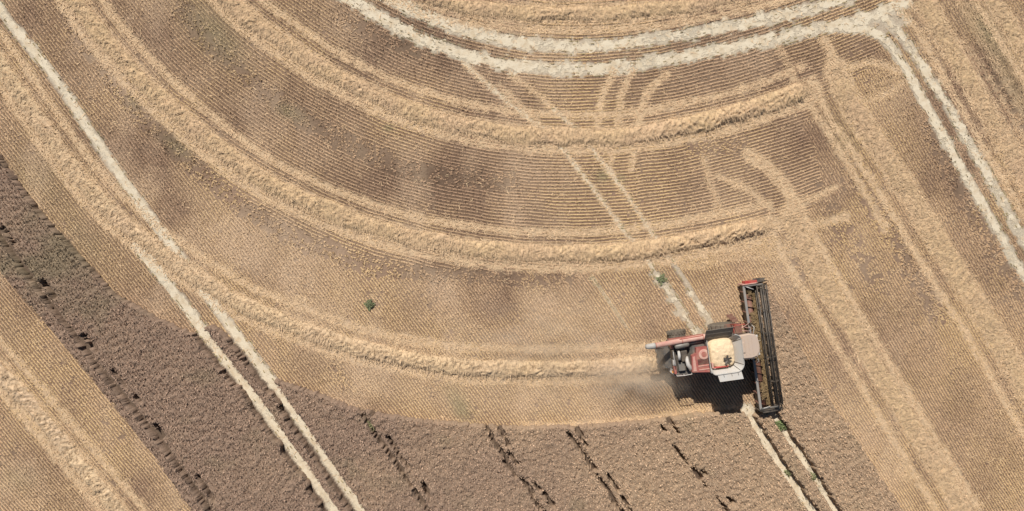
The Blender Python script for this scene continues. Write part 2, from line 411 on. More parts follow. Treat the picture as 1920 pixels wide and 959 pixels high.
c = mix(c, np.broadcast_to(DUSTC, c.shape), samp(FILM, PS[:, 0], PS[:, 1]) * .8)
m_straw = mat_attr('stubble_straw', .85, 0, 1, .12, 3.0)
Vb, Fb, Cb = blades(PS, 2, .08, .16, .05, 12, 48, c, .3, along=.85)
# each drill row also carries a low ridge of trampled straw between the stubs
ti = np.flatnonzero((rng.random(len(PS)) < .97 - .4 * np.clip(pit, 0, 1))); nt_ = len(ti)
q = PS[ti]; hl = (2.9 - 1.2 * pit[ti]) * (.8 + .4 * rng.random(nt_)); hw_ = 1.3 * (.8 + .4 * rng.random(nt_)); hz_ = .04 + .025 * rng.random(nt_)
da = q[:, 2:4] * hl[:, None]; dn = np.c_[-q[:, 3], q[:, 2]] * hw_[:, None]
A0 = q[:, :2]
pp = [(A0 - da - dn, 0), (A0 + da - dn, 0), (A0 + da, 1), (A0 - da, 1), (A0 - da + dn, 0), (A0 + da + dn, 0)]
Vt_ = np.stack([w3(p_[:, 0], p_[:, 1], np.where(up_, hz_, -.005)) for p_, up_ in pp], 1)
b0 = np.arange(nt_)[:, None] * 6
Ft_ = np.vstack([b0 + np.array([[0, 1, 2, 3]]), b0 + np.array([[3, 2, 5, 4]])])
Ct_ = np.repeat(c[ti] * (.95 + .12 * rng.random(nt_))[:, None], 6, 0)
Fb = np.vstack([Fb, Ft_ + len(Vb)]); Vb = np.vstack([Vb, Vt_.reshape(-1, 3)]); Cb = np.vstack([Cb, Ct_])
o = np_mesh('stubble', Vb, Fb, m_straw, Cb)
tag(o, 'short cut straw stubble standing in drill rows across the harvested field', 'stubble', kind='stuff')
print('stubble tufts', len(PS), 'blades', len(Fb))

# loose straw lying on the flattened bands
nL = 150000
lx = rng.uniform(-100, 2020, nL); ly = rng.uniform(-100, 1060, nL)
w_ = samp(CH, lx, ly) * (samp(CROP.astype(np.float32), lx, ly) < .5)
k_ = rng.random(nL) < w_ * .95 + .03
LP = np.c_[lx, ly, np.ones(nL), np.zeros(nL)][k_]
LP = LP[samp(CROP.astype(np.float32), LP[:, 0], LP[:, 1]) < .5]
lc = mix(np.broadcast_to(CHAFFC * 1.08, (len(LP), 3)), np.broadcast_to(PINK, (len(LP), 3)), rng.random(len(LP)) * .6)
Vb, Fb, Cb = blades(LP, 2, .14, .34, .035, 74, 89, lc, 1.5, zbase=.03)
o = np_mesh('loose_straw', Vb, Fb, m_straw, Cb)
tag(o, 'loose pale straw and chaff scattered over the flattened wheel lines', 'straw', kind='stuff')

# ------------------------------------------------------------------ bare chalk wheel tracks
def mat_chalk():
    m = bpy.data.materials.new('chalky_soil'); m.use_nodes = True
    nt = m.node_tree; N = nt.nodes; L = nt.links; b = N['Principled BSDF']
    b.inputs['Roughness'].default_value = .95; b.inputs['Specular IOR Level'].default_value = .1
    tc = N.new('ShaderNodeTexCoord')
    n1 = N.new('ShaderNodeTexNoise'); n1.inputs['Scale'].default_value = 1.3; n1.inputs['Detail'].default_value = 8; n1.inputs['Roughness'].default_value = .7
    L.new(tc.outputs['Object'], n1.inputs['Vector'])
    r = N.new('ShaderNodeValToRGB')
    r.color_ramp.elements[0].position = .3; r.color_ramp.elements[0].color = (.56, .43, .28, 1)
    r.color_ramp.elements[1].position = .55; r.color_ramp.elements[1].color = (.73, .63, .475, 1)
    L.new(n1.outputs['Fac'], r.inputs[0]); L.new(r.outputs[0], b.inputs['Base Color'])
    n2 = N.new('ShaderNodeTexNoise'); n2.inputs['Scale'].default_value = 12; n2.inputs['Detail'].default_value = 6
    L.new(tc.outputs['Object'], n2.inputs['Vector'])
    bp = N.new('ShaderNodeBump'); bp.inputs['Strength'].default_value = .5; bp.inputs['Distance'].default_value = .05
    L.new(n2.outputs['Fac'], bp.inputs['Height']); L.new(bp.outputs[0], b.inputs['Normal'])
    return m
m_chalk = mat_chalk()
def ribbon(C, hw, rag, bare, z, name, label):
    T_, Nn = normals(C)
    nv = 27
    v = np.linspace(-1.25, 1.25, nv)
    s_ = np.arange(len(C)) * 1.0
    e1 = hw + (fbm(C[:, 0], C[:, 1], 9, 3, 3.) - .5) * rag * 2.0; e2 = hw + (fbm(C[:, 0], C[:, 1], 9, 3, 8.) - .5) * rag * 2.0
    off = np.where(v[None] < 0, v[None] * e1[:, None], v[None] * e2[:, None])
    X = C[:, 0][:, None] + Nn[:, 0][:, None] * off; Y = C[:, 1][:, None] + Nn[:, 1][:, None] * off
    Z = z + (fbm(X, Y, 7, 3, 13.) - .5) * .03 * np.clip(1 - v[None] ** 2, 0, 1)
    idx = np.arange(X.size).reshape(X.shape)
    F = np.stack([idx[1:, :-1], idx[1:, 1:], idx[:-1, 1:], idx[:-1, :-1]], -1)
    xm = (X[1:, :-1] + X[:-1, 1:]) / 2; ym = (Y[1:, :-1] + Y[:-1, 1:]) / 2
    vm = np.abs((v[:-1] + v[1:]) / 2)[None]
    nz = fbm(xm, ym, 5, 3, 57.) * .62 + fbm(xm, ym, 34, 2, 63.) * .38
    F = F[nz + (rng.random(nz.shape) - .5) * .16 < .44 + .26 * (bare - .3) / .67 - .30 * sstep(.55, 1.25, vm)]
    o = np_mesh(name, w3(X, Y, Z).reshape(-1, 3), F, m_chalk)
    return tag(o, label, 'wheel track', kind='structure')
labs = {'a': 'pale chalk wheel track running through stubble beside the left straw row', 'a2': 'pale bare wheel track bordering the cut edge, upper of the pair through the crop',
 'b': 'pale bare wheel track through the mauve crop, lower of the pair', 'c': 'white chalk headland track, outer of the two curved ones', 'd': 'white chalk headland track, inner of the two curved ones',
 'e': 'white chalk track leaving the headland corner, next to the brown pitted stubble', 'f': 'cream track leaving the headland corner, next to the yellow straw swath', 'g': 'broken white track through crop below the harvester shadow',
 'h': 'broken white track through crop at the end of the cutting header', 'i': 'patchy chalk track ending at the unloading pipe of the harvester', 'j': 'faint patchy chalk track ending at the grain tank of the harvester'}
for i, (k, v) in enumerate(T.items()):
    ribbon(TC[k], v[1], v[2], v[3], .008 + .003 * i, 'wheel_track', labs[k])

# ------------------------------------------------------------------ straw windrows
m_wind = mat_attr('windrow_straw', .85, .5, 14.0, .2, 6.0)
def windrow(C, hw, h, label, rib=.5, seed=1.0, taper=(0, 0), tint=0.0, fresh=None):
    C = C[::1]
    T_, Nn = normals(C)
    nv = 19; v = np.linspace(-1, 1, nv)[None]
    L_ = np.arange(len(C)) * 2.5
    hwv = hw * (1 + (fbm(L_, L_ * 0 + seed * 50, 34, 3) - .5) * .75)
    end = np.ones(len(C))
    if taper[0]: end *= sstep(-5, taper[0], L_)
    if taper[1]: end *= sstep(-5, taper[1], L_[-1] - L_)
    side = (fbm(L_, L_ * 0 + seed * 91, 60, 2) - .5) * (8 if h > .24 and tint < .3 else 3)
    X = C[:, 0][:, None] + Nn[:, 0][:, None] * (v * hwv[:, None] * (.35 + .65 * end[:, None]) + side[:, None]); Y = C[:, 1][:, None] + Nn[:, 1][:, None] * (v * hwv[:, None] * (.35 + .65 * end[:, None]) + side[:, None])
    prof = np.clip(1 - np.abs(v) ** 2.6, 0, 1)
    ph = L_[:, None] / 13.0 + v * .55 + fbm(X, Y, 30, 3, seed) * 5.5
    ribs = .5 + .5 * np.sin(2 * np.pi * ph)
    ribs = ribs ** 1.5
    lump = fbm(X, Y, 22, 4, seed * 3) - .5; fine = fbm(X, Y, 5, 2, seed * 7) - .5
    amp = .72 + .75 * (fbm(L_, L_ * 0 + seed * 23, 80, 3) - .3) + (fresh[2] * sstep(fresh[0], fresh[1], C[:, 0]) if fresh else 0)
    Z = prof * (end * np.clip(amp, .45, 2))[:, None] * h * (0.8 + rib * .75 * (ribs - .45) + lump * .7 + fine * .7) - .015
    Z = np.where(np.abs(v) > .98, -.015, Z)
    X = X + fine * 2.0
    idx = np.arange(X.size).reshape(X.shape)
    F = np.stack([idx[1:, :-1], idx[1:, 1:], idx[:-1, 1:], idx[:-1, :-1]], -1).reshape(-1, 4)
    col = np.broadcast_to(np.array([.60, .427, .25]), X.shape + (3,))
    col = mix(col, np.array([.59, .405, .262]), np.clip((fbm(X, Y, 60, 3, seed * 11) - .4) * 2.2, 0, 1) * .8)
    col = mix(col, np.array([.80, .65, .47]), np.full(X.shape, tint))
    col = col * (.86 + .28 * fbm(X, Y, 6, 2, 5.))[..., None]
    root = np_mesh('straw_windrow', w3(X, Y, Z).reshape(-1, 3), F, m_wind, col.reshape(-1, 3), smooth=True)
    tag(root, label, 'windrow', 'windrows of straw left by the harvester')
    ns = int(len(C) * 2.5 * hw * 2 * MPP * MPP * 75)
    i = rng.integers(0, len(C) - 1, ns); j = rng.integers(1, nv - 1, ns)
    P = np.c_[X[i, j] + rng.normal(0, 1.2, ns), Y[i, j] + rng.normal(0, 1.2, ns), Nn[i, 0], Nn[i, 1]]
    lc = np.broadcast_to(np.array([.63, .455, .285]), (ns, 3)) * (.8 + .35 * rng.random(ns))[:, None]
    Vb, Fb, Cb = blades(P, 1, .14, .36, .03, 62, 88, lc, .4, zbase=Z[i, j] + .025, along=.45)
    tag(np_mesh('loose_strands', Vb, Fb, m_straw, Cb, root), kind='stuff')
    return root
windrow(s1, 16.5, .25, 'long curved golden straw windrow ending just above the harvester header', .5, 1.0, (0, 30), fresh=(1000, 1350, .6))
windrow(s2, 16.5, .25, 'curved golden straw windrow next below the two white headland tracks', .5, 2.0, (0, 30), fresh=(1050, 1350, .6))
windrow(s3, 16, .23, 'curved straw windrow leading up to the rear of the harvester', .45, 3.0, (0, 40), .15, (480, 750, .55))
windrow(s4, 15, .26, 'straw windrow curving inside the two white headland tracks', .35, 4.0)
windrow(s5, 15, .32, 'pale tousled straw windrow beside the mauve crop band, away from the harvester', .6, 5.0, tint=.25)
windrow(s6, 21, .13, 'broad flat straw windrow between the harvester side windrow and the white corner track', .5, 6.0, (40, 0))
windrow(s7, 16, .13, 'straight straw windrow beside the uncut crop ahead of the harvester header', .6, 7.0, (30, 0))
windrow(s8, 17, .14, 'low yellow straw windrow beyond the cream track from the headland corner', .4, 8.0)
windrow(s9, 13, .14, 'narrow yellow straw windrow beyond the low one past the cream track', .4, 9.0)

# ------------------------------------------------------------------ standing crop
m_crop = mat_attr('ripe_crop', .9, .4, 25.0, .22, 9.0)
cx = np.arange(-98, 2018, 2.4); cy = np.arange(100, 1058, 2.4)
KX, KY = np.meshgrid(cx, cy)
KX = KX + rng.normal(0, .5, KX.shape); KY = KY + rng.normal(0, .5, KY.shape)
ins = samp(CROPH.astype(np.float32), KX, KY) > .5
pocket = fbm(KX, KY, 4.5, 2, 77.)
hgt = np.where(ins, .62 + (pocket - .5) * .26 + rng.random(KX.shape) * .08 + .06 * np.cos(2 * np.pi * np.arctan2(KY - PV[1], KX - PV[0]) * 9300 / 5.3), -.02)
idx = np.arange(KX.size).reshape(KX.shape)
F = np.stack([idx[1:, :-1], idx[1:, 1:], idx[:-1, 1:], idx[:-1, :-1]], -1)
anyin = ins[1:, :-1] | ins[1:, 1:] | ins[:-1, 1:] | ins[:-1, :-1]
F = F[anyin]
used = np.unique(F); rm = np.full(KX.size, -1); rm[used] = np.arange(len(used)); F = rm[F]
MAUVE = np.array([.41, .286, .21]); TAN = np.array([.56, .40, .265]); PURP = np.array([.27, .185, .17])
def crop_tone(x, y):
    t = np.clip(sstep(500, 1350, x - (y - 800) * .3) * .85 + (fbm(x, y, 120, 4, 15.) - .5) * 1.1, 0, 1)     # the crop ripens from mauve to tan across the field
    c = mix(np.broadcast_to(MAUVE, x.shape + (3,)), np.broadcast_to(TAN, x.shape + (3,)), t)
    g_ = np.clip(.6 * np.exp(-(((x - 120) / 220) ** 2 + ((y - 480) / 110) ** 2)) + (fbm(x, y, 40, 3, 25.) - .6) * 1.2, 0, .6)
    return mix(c, np.broadcast_to(np.array([.30, .25, .155]), c.shape), g_)
ct = crop_tone(KX, KY) * .66
o = np_mesh('standing_crop', w3(KX, KY, hgt).reshape(-1, 3)[used], F, m_crop, ct.reshape(-1, 3)[used])
tag(o, 'dense mauve and tan stand of ripe crop not yet cut', 'crop', kind='stuff')
pin = samp(CROPH.astype(np.float32), PCROP[:, 0], PCROP[:, 1]) > .5
Q = PCROP[pin]
Q = np.vstack([Q, Q[rng.random(len(Q)) < .4] + np.r_[.65, 1.0, 0, 0]])
Q[:, :2] += rng.normal(0, .4, (len(Q), 2))
Q = Q[samp(CROPH.astype(np.float32), Q[:, 0], Q[:, 1]) > .5]
pk = fbm(Q[:, 0], Q[:, 1], 4.5, 2, 77.)
Q = Q[(pk < .66) | (rng.random(len(Q)) < .45)]
pk = fbm(Q[:, 0], Q[:, 1], 4.5, 2, 77.)
qc = crop_tone(Q[:, 0], Q[:, 1]) * (.95 + .7 * rng.random(len(Q)) ** 2)[:, None]
Vb, Fb, Cb = blades(Q, 4, .07, .15, .034, 15, 62, qc, .5, zbase=.62 + (pk - .5) * .25 + rng.random(len(Q)) * .10)
o2 = np_mesh('crop_ears', Vb, Fb, m_straw, Cb, o)
tag(o2, kind='stuff')
print('crop tufts', len(Q))
# ------------------------------------------------------------------ combine harvester
def mat_paint(name, col, rough=.45, dust=.3, dustcol=(.50, .38, .26), metal=0.0, scale=2.5):
    m = bpy.data.materials.new(name); m.use_nodes = True
    nt = m.node_tree; N = nt.nodes; L = nt.links; b = N['Principled BSDF']
    b.inputs['Metallic'].default_value = metal
    tc = N.new('ShaderNodeTexCoord')
    n1 = N.new('ShaderNodeTexNoise'); n1.inputs['Scale'].default_value = scale; n1.inputs['Detail'].default_value = 7; n1.inputs['Roughness'].default_value = .65
    L.new(tc.outputs['Object'], n1.inputs['Vector'])
    mr = N.new('ShaderNodeMapRange'); mr.inputs[1].default_value = .3; mr.inputs[2].default_value = .72
    mr.inputs[3].default_value = max(0, dust - .22); mr.inputs[4].default_value = min(1, dust + .22)
    L.new(n1.outputs['Fac'], mr.inputs[0])
    mx = N.new('ShaderNodeMix'); mx.data_type = 'RGBA'
    mx.inputs[6].default_value = (*col, 1); mx.inputs[7].default_value = (*dustcol, 1)
    L.new(mr.outputs[0], mx.inputs[0]); L.new(mx.outputs[2], b.inputs['Base Color'])
    r2 = N.new('ShaderNodeMapRange'); r2.inputs[3].default_value = rough; r2.inputs[4].default_value = .9
    L.new(mr.outputs[0], r2.inputs[0]); L.new(r2.outputs[0], b.inputs['Roughness'])
    return m
K = dict(
    red=mat_paint('red_paint', (.34, .026, .04), .5, .34),
    redclean=mat_paint('bright_red_paint', (.46, .02, .025), .45, .15),
    pink=mat_paint('dusty_red_paint', (.44, .05, .05), .5, .70, (.68, .49, .39)),
    maroon=mat_paint('worn_maroon_paint', (.13, .012, .016), .55, .35, (.42, .31, .2)),
    grey=mat_paint('grey_paint', (.42, .42, .41), .5, .22),
    light=mat_paint('light_grey_panel', (.56, .55, .53), .5, .3, (.55, .45, .34)),
    beam=mat_paint('scuffed_grey_paint', (.24, .24, .24), .5, .25),
    dark=mat_paint('dark_metal', (.022, .022, .024), .5, .10),
    mid=mat_paint('worn_steel', (.17, .17, .165), .45, .2, metal=.2),
    panel=mat_paint('charcoal_panel', (.085, .085, .085), .55, .10),
    roof=mat_paint('dusty_cab_roof', (.50, .40, .34), .6, .5, (.56, .42, .31)),
    tyre=mat_paint('tyre_rubber', (.025, .024, .023), .85, .45, (.33, .27, .20)),
    rim=mat_paint('wheel_rim', (.5, .48, .42), .5, .35),
    amber=mat_paint('amber_lens', (.8, .3, .02), .25, .05),
)
mg = bpy.data.materials.new('cab_glass'); mg.use_nodes = True
b_ = mg.node_tree.nodes['Principled BSDF']; b_.inputs['Base Color'].default_value = (.02, .028, .03, 1); b_.inputs['Roughness'].default_value = .08
K['glass'] = mg

class MB:
    def __init__(s): s.bm = bmesh.new()
    def box(s, x0, x1, y0, y1, z0, z1, bev=.02, taper=None):
        r = bmesh.ops.create_cube(s.bm, size=1.0); vs = r['verts']
        for v in vs:
            up = v.co.z > 0
            v.co = Vector(((x0 + x1) / 2 + v.co.x * (x1 - x0), (y0 + y1) / 2 + v.co.y * (y1 - y0), (z0 + z1) / 2 + v.co.z * (z1 - z0)))
            if taper and up:
                v.co.x = (x0 + x1) / 2 + (v.co.x - (x0 + x1) / 2) * taper[0]; v.co.y = (y0 + y1) / 2 + (v.co.y - (y0 + y1) / 2) * taper[1]
        if bev: bmesh.ops.bevel(s.bm, geom=list({e for v in vs for e in v.link_edges}), offset=bev, segments=2, affect='EDGES', profile=.5)
        return s
    def tube(s, pts, r, seg=10, cap=True):
        pts = [Vector(p) for p in pts]; rings = []
        rad = r if hasattr(r, '__len__') else [r] * len(pts)
        for i, p in enumerate(pts):
            d = ((pts[min(i + 1, len(pts) - 1)] - p).normalized() + (p - pts[max(i - 1, 0)]).normalized()).normalized()
            a = d.cross(Vector((0, 0, 1)));  a = a if a.length > .05 else d.cross(Vector((0, 1, 0)))
            a.normalize(); b = d.cross(a)
            rings.append([s.bm.verts.new(p + (a * math.cos(t) + b * math.sin(t)) * rad[i]) for t in [2 * math.pi * k / seg for k in range(seg)]])
        for A, B in zip(rings[:-1], rings[1:]):
            for k in range(seg): s.bm.faces.new((A[k], A[(k + 1) % seg], B[(k + 1) % seg], B[k]))
        if cap:
            s.bm.faces.new(rings[0][::-1]); s.bm.faces.new(rings[-1])
        return s
    def prism(s, outline, y0, y1, axis='y'):
        f = (lambda a, b, t: (a, t, b)) if axis == 'y' else ((lambda a, b, t: (a, b, t)) if axis == 'z' else (lambda a, b, t: (t, a, b)))
        A = [s.bm.verts.new(f(a, b, y0)) for a, b in outline]; B = [s.bm.verts.new(f(a, b, y1)) for a, b in outline]
        n = len(A)
        for k in range(n): s.bm.faces.new((A[k], A[(k + 1) % n], B[(k + 1) % n], B[k]))
        s.bm.faces.new(A[::-1]); s.bm.faces.new(B)
        return s
    def slab(s, quad, t):
        """a panel: outline of 3-D points given thickness t against its normal"""
        Q = [Vector(q) for q in quad]
        n = (Q[1] - Q[0]).cross(Q[2] - Q[1]).normalized() * t
        A = [s.bm.verts.new(q) for q in Q]; B = [s.bm.verts.new(q - n) for q in Q]; m = len(Q)
        s.bm.faces.new(A); s.bm.faces.new(B[::-1])
        for k in range(m): s.bm.faces.new((A[k], B[k], B[(k + 1) % m], A[(k + 1) % m]))
        return s
    def lathe_y(s, prof, cx, cy, cz, seg=28):
        rings = [[s.bm.verts.new((cx + r * math.cos(2 * math.pi * k / seg), cy + y, cz + r * math.sin(2 * math.pi * k / seg))) for k in range(seg)] for r, y in prof]
        for A, B in zip(rings[:-1], rings[1:]):
            for k in range(seg): s.bm.faces.new((A[k], A[(k + 1) % seg], B[(k + 1) % seg], B[k]))
        s.bm.faces.new(rings[0][::-1]); s.bm.faces.new(rings[-1])
        return s
    def build(s, name, mat, parent=None, smooth=False, label=None):
        bmesh.ops.recalc_face_normals(s.bm, faces=s.bm.faces)
        me = bpy.data.meshes.new(name); s.bm.to_mesh(me); s.bm.free()
        if smooth:
            for p in me.polygons: p.use_smooth = True
        me.materials.append(mat)
        o = bpy.data.objects.new(name, me); COL.objects.link(o); o.parent = parent
        if label: o['label'] = label
        return o

CX, CY, CA = 14.7, -6.85, math.radians(8.0)
cmb = bpy.data.objects.new('combine_harvester', None); COL.objects.link(cmb)
cmb.location = (CX, CY, 0); cmb.rotation_euler = (0, 0, CA)
tag(cmb, 'dusty red and grey combine harvester with full grain tank cutting the crop', 'combine harvester')
R = cmb
# chassis and body
MB().box(-3.1, 1.2, -.62, .62, .75, 1.35, .05).build('chassis', K['dark'], R)
bd = MB().prism([(-3.35, 1.5), (-3.0, 1.05), (1.0, 1.1), (1.15, 1.9), (1.15, 2.9), (-1.9, 2.95), (-2.2, 2.55), (-3.35, 2.5)], -1.28, 1.2).build('body', K['panel'], R)
for s_ in (-1, 1):
    y = -1.28 if s_ < 0 else 1.2
    for x0, x1, z0, z1 in ((-3.25, -2.0, 1.45, 2.5), (-1.95, -.6, 1.3, 2.85), (-.55, .6, 1.7, 2.85)):
        MB().box(x0, x1, y - .05 if s_ < 0 else y - .01, y + .01 if s_ < 0 else y + .05, z0, z1, .02).build('side_panel', K['red'], bd)
# engine deck
hd = MB().prism([(-2.22, -1.05), (-.82, -1.22), (-.82, .62), (-1.72, .62), (-1.78, .25), (-2.1, .1)], 2.9, 3.32, 'z').build('engine_hood', K['red'], R, label='flat red engine cover with round air screen')
MB().prism([(-2.12, -.98), (-1.9, -1.0), (-1.9, .05), (-2.05, .02)], 3.31, 3.345, 'z').build('hood_rib', K['pink'], hd)
cyl = lambda x, y, z0, z1, r, n=24: MB().tube([(x, y, z0), (x, y, z1)], r, n)
MB().tube([(-1.25, .1, 3.30), (-1.25, .1, 3.37), (-1.25, .1, 3.39)], [.36, .36, .30], 28).build('air_screen', K['pink'], hd)
MB().tube([(-1.25, .1, 3.38), (-1.25, .1, 3.41)], [.2, .18], 24).build('screen_hub', K['red'], hd)
MB().box(-1.75, -.95, -.72, -.66, 3.31, 3.35, .01).build('hood_rib', K['pink'], hd)
MB().box(-1.75, -.95, -.98, -.92, 3.31, 3.35, .01).build('hood_rib', K['pink'], hd)
gr = MB()
for k in range(9): gr.box(-1.74, -.9, -.58 + k * .045, -.565 + k * .045, 3.315, 3.34, 0)
gr.build('grille', K['dark'], hd)
MB().box(-.99, -.90, -1.0, .55, 3.31, 3.37, .01).build('deck_rail', K['beam'], R)
# engine bay behind the hood
MB().box(-3.2, -2.2, -1.02, 1.1, 2.46, 2.6, .02).build('engine_deck', K['dark'], R)
MB().box(-2.75, -2.3, -.3, .5, 2.55, 3.0, .05).build('engine_block', K['dark'], R)
MB().tube([(-3.15, .86, 3.12), (-3.05, .87, 3.14), (-2.25, .93, 3.14), (-2.15, .94, 3.12)], [.12, .19, .19, .12], 18).build('air_filter', K['mid'], R, True)
MB().tube([(-2.1, .98, 3.05), (-1.1, 1.02, 3.05)], .10, 12).build('intake_pipe', K['mid'], R, True)
MB().tube([(-2.35, .02, 2.95), (-2.42, -.2, 3.12), (-2.40, -.5, 3.14), (-2.25, -.78, 3.08), (-2.2, -.95, 2.9)], [.09, .13, .15, .15, .12], 14).build('coolant_tank', K['light'], R, True)
MB().tube([(-2.9, .45, 2.6), (-2.9, .45, 3.05), (-2.93, .2, 3.16), (-2.95, -.1, 3.1)], [.1, .1, .11, .09], 14).build('exhaust_pipe', K['light'], R, True)
MB().box(-3.0, -2.55, -.95, -.35, 2.58, 2.8, .03).build('battery_box', K['mid'], R)
MB().box(-2.75, -2.4, .55, .8, 2.58, 2.95, .03).build('oil_tank', K['panel'], R)
for y0, y1, m_ in ((.68, 1.12, 'red'), (-.05, .62, 'dark'), (-.5, -.08, 'light'), (-1.1, -.55, 'red')):
    MB().box(-3.36, -3.2, y0, y1, 2.5, 2.92, .03).build('rear_panel', K[m_], R)
rl = [(-3.28, -1.12, 2.9), (-3.28, -1.18, 3.2), (-2.8, -1.2, 3.25), (-2.25, -1.18, 3.25), (-2.2, -1.12, 3.0)]
MB().tube(rl, .028, 8).build('handrail', K['light'], R, True)
MB().tube([(-2.75, -1.19, 2.6), (-2.75, -1.2, 3.24)], .022, 8).build('handrail', K['light'], R, True)
MB().tube([(-3.3, -.4, 2.9), (-3.34, -.4, 3.3), (-3.34, .55, 3.3), (-3.3, .55, 2.9)], .025, 8).build('handrail', K['light'], R, True)
for y in (-1.0, .95):
    MB().box(-3.43, -3.35, y - .09, y + .09, 2.2, 2.45, .02).build('rear_light', K['amber'], R)
MB().prism([(-3.3, 2.2), (-3.3, 1.1), (-3.75, .85), (-4.05, .95), (-3.7, 1.75)], -.8, .75).build('straw_hood', K['panel'], R)  # dark colour stands in for the shadow over the rear hood
for y in (-.45, .4):
    MB().tube([(-3.8, y, .75), (-3.8, y, .9)], [.33, .30], 18).build('spreader_disc', K['mid'], R)
# rear ladder
ld = MB().tube([(-3.42, -1.12, 1.1), (-3.42, -1.12, 2.6)], .022, 6).tube([(-3.42, -.82, 1.1), (-3.42, -.82, 2.6)], .022, 6)
for i in range(5): ld.box(-3.45, -3.39, -1.12, -.82, 1.15 + .3 * i, 1.19 + .3 * i, 0)
ld.build('ladder', K['light'], R)
# grain tank: open funnel of sloped panels
ZI, ZO = 3.30, 4.12
MB().box(-1.02, 1.1, -1.2, 1.15, 2.85, ZI, .03).build('tank_base', K['panel'], R)
ix0, ix1, iy0, iy1 = -.90, .80, -.92, .98
MB().slab([(ix0, iy0, ZI), (ix0, iy1, ZI), (ix0 - .24, iy1 + .18, ZO), (ix0 - .24, iy0 - .2, ZO)][::-1], .035).build('tank_panel', K['light'], R)
MB().slab([(ix0 - .20, iy1, ZI), (ix1, iy1, ZI), (ix1 + .02, iy1 + .88, ZO + .12), (ix0 - .22, iy1 + .88, ZO + .12)][::-1], .035).build('tank_flap', K['panel'], R, label='raised grain tank flap with its shade painted charcoal')  # charcoal stands in for shade on the face turned from the sun
for t in (.3, .62):
    MB().slab([(ix0 - .18, iy1 + .88 * t - .02, ZI + .94 * t + .012), (ix1 - .02, iy1 + .88 * t - .02, ZI + .94 * t + .012), (ix1 - .02, iy1 + .88 * t + .03, ZI + .94 * t + .065), (ix0 - .18, iy1 + .88 * t + .03, ZI + .94 * t + .065)][::-1], .02).build('flap_rib', K['mid'], R)
# rounded front and right-hand rim, swept as one band of narrow plates
def arc(cx, cy, r, a0, a1, n): return [(cx + r * math.cos(math.radians(a0 + (a1 - a0) * k / n)), cy + r * math.sin(math.radians(a0 + (a1 - a0) * k / n))) for k in range(n + 1)]
inn = [(ix1 - .1, iy1)] + arc(ix1 - .25, iy1 - .25, .25, 80, 0, 4) + arc(ix1 - .3, iy0 + .3, .3, 0, -90, 6) + arc(ix0 + .25, iy0 + .25, .25, -90, -170, 4)
out = [(ix1 + .02, iy1 + .34)] + arc(ix1 + .42 - .3, iy1 + .25 - .3, .32, 75, 0, 4) + arc(ix1 + .42 - .6, iy0 - .38 + .6, .6, 0, -90, 6) + arc(ix0 - .1 + .25, iy0 - .38 + .3, .3, -90, -170, 4)
pl = MB()
for i in range(len(inn) - 1):
    a, b, c_, d = inn[i], inn[i + 1], out[i + 1], out[i]
    pl.slab([(*a, ZI), (*b, ZI), (*c_, ZO), (*d, ZO)], .03)
rim = pl.build('tank_rim', K['light'], R)
MB().tube([(*p, ZO + .01) for p in out], .03, 8).build('rim_rail', K['grey'], rim, True)
for p, q in ((inn[5], out[5]), (inn[7], out[7]), (inn[10], out[10])):
    MB().tube([(p[0], p[1], ZI + .1), ((p[0] + q[0]) / 2, (p[1] + q[1]) / 2, (ZI + ZO) / 2 + .05), (q[0], q[1], ZO)], .018, 6).build('rim_stay', K['dark'], rim)
MB().slab([(-.72, iy0 - .33, ZO - .06), (.95, iy0 - .33, ZO - .06), (1.02, iy0 - .88, ZO + .02), (-.62, iy0 - .88, ZO + .02)], .035).build('tank_flap', K['light'], R, label='light grey grain tank flap laid open')
for x in (-.3, .25, .7):
    MB().tube([(x, iy0 - .36, ZO + .0), (x + .02, iy0 - .6, ZO + .02)], .02, 6).build('flap_hinge', K['mid'], R)
MB().tube([(-.88, iy0 + .06, ZI + .42), (.22, iy0 + .04, ZI + .42)], .06, 10).build('cross_bar', K['redclean'], R, True)
MB().box(-.92, -.80, iy0 + .05, iy0 + .42, ZI + .1, ZI + .5, .02).build('fill_sensor', K['pink'], R)
# filling auger poking out of the grain
fa = MB().tube([(.12, -.32, 3.3), (.16, -.36, 4.02)], .12, 12)
fa.build('filling_auger', K['dark'], R)
for k in range(5):
    a = 2 * math.pi * k / 5 + .3
    MB().slab([(.16 + .06 * math.cos(a + 1.2), -.36 + .06 * math.sin(a + 1.2), 4.0), (.16 + .06 * math.cos(a - 1.2), -.36 + .06 * math.sin(a - 1.2), 4.0), (.16 + .30 * math.cos(a - .25), -.36 + .30 * math.sin(a - .25), 3.96), (.16 + .30 * math.cos(a + .25), -.36 + .30 * math.sin(a + .25), 4.03)][::-1], .03).build('auger_paddle', K['dark'], R)
# unloading pipe folded back
up = MB().tube([(-.6, 1.3, 3.18), (-1.0, 1.29, 3.22), (-4.55, 1.16, 3.22)], [.19, .19, .185], 18).build('unloading_pipe', K['pink'], R, True)
MB().tube([(-4.5, 1.16, 3.22), (-4.62, 1.155, 3.22), (-5.0, 1.14, 3.16), (-5.12, 1.135, 3.05)], [.20, .215, .20, .17], 16).build('spout', K['grey'], up, True)
for x in (-1.1, -2.6, -4.45):
    MB().tube([(x, 1.285 + (x + 1) * .036, 3.22), (x - .05, 1.283 + (x + 1) * .036, 3.22)], .21, 18).build('pipe_flange', K['red'], up)
MB().tube([(-1.1, 1.42, 3.36), (-2.8, 1.38, 3.36)], .03, 8).build('hydraulic_hose', K['redclean'], up, True)
MB().tube([(-4.2, .92, 3.05), (-4.5, .86, 2.9), (-4.2, .82, 2.85), (-3.9, .86, 2.95)], .022, 6).build('pipe_rest', K['mid'], R, True)
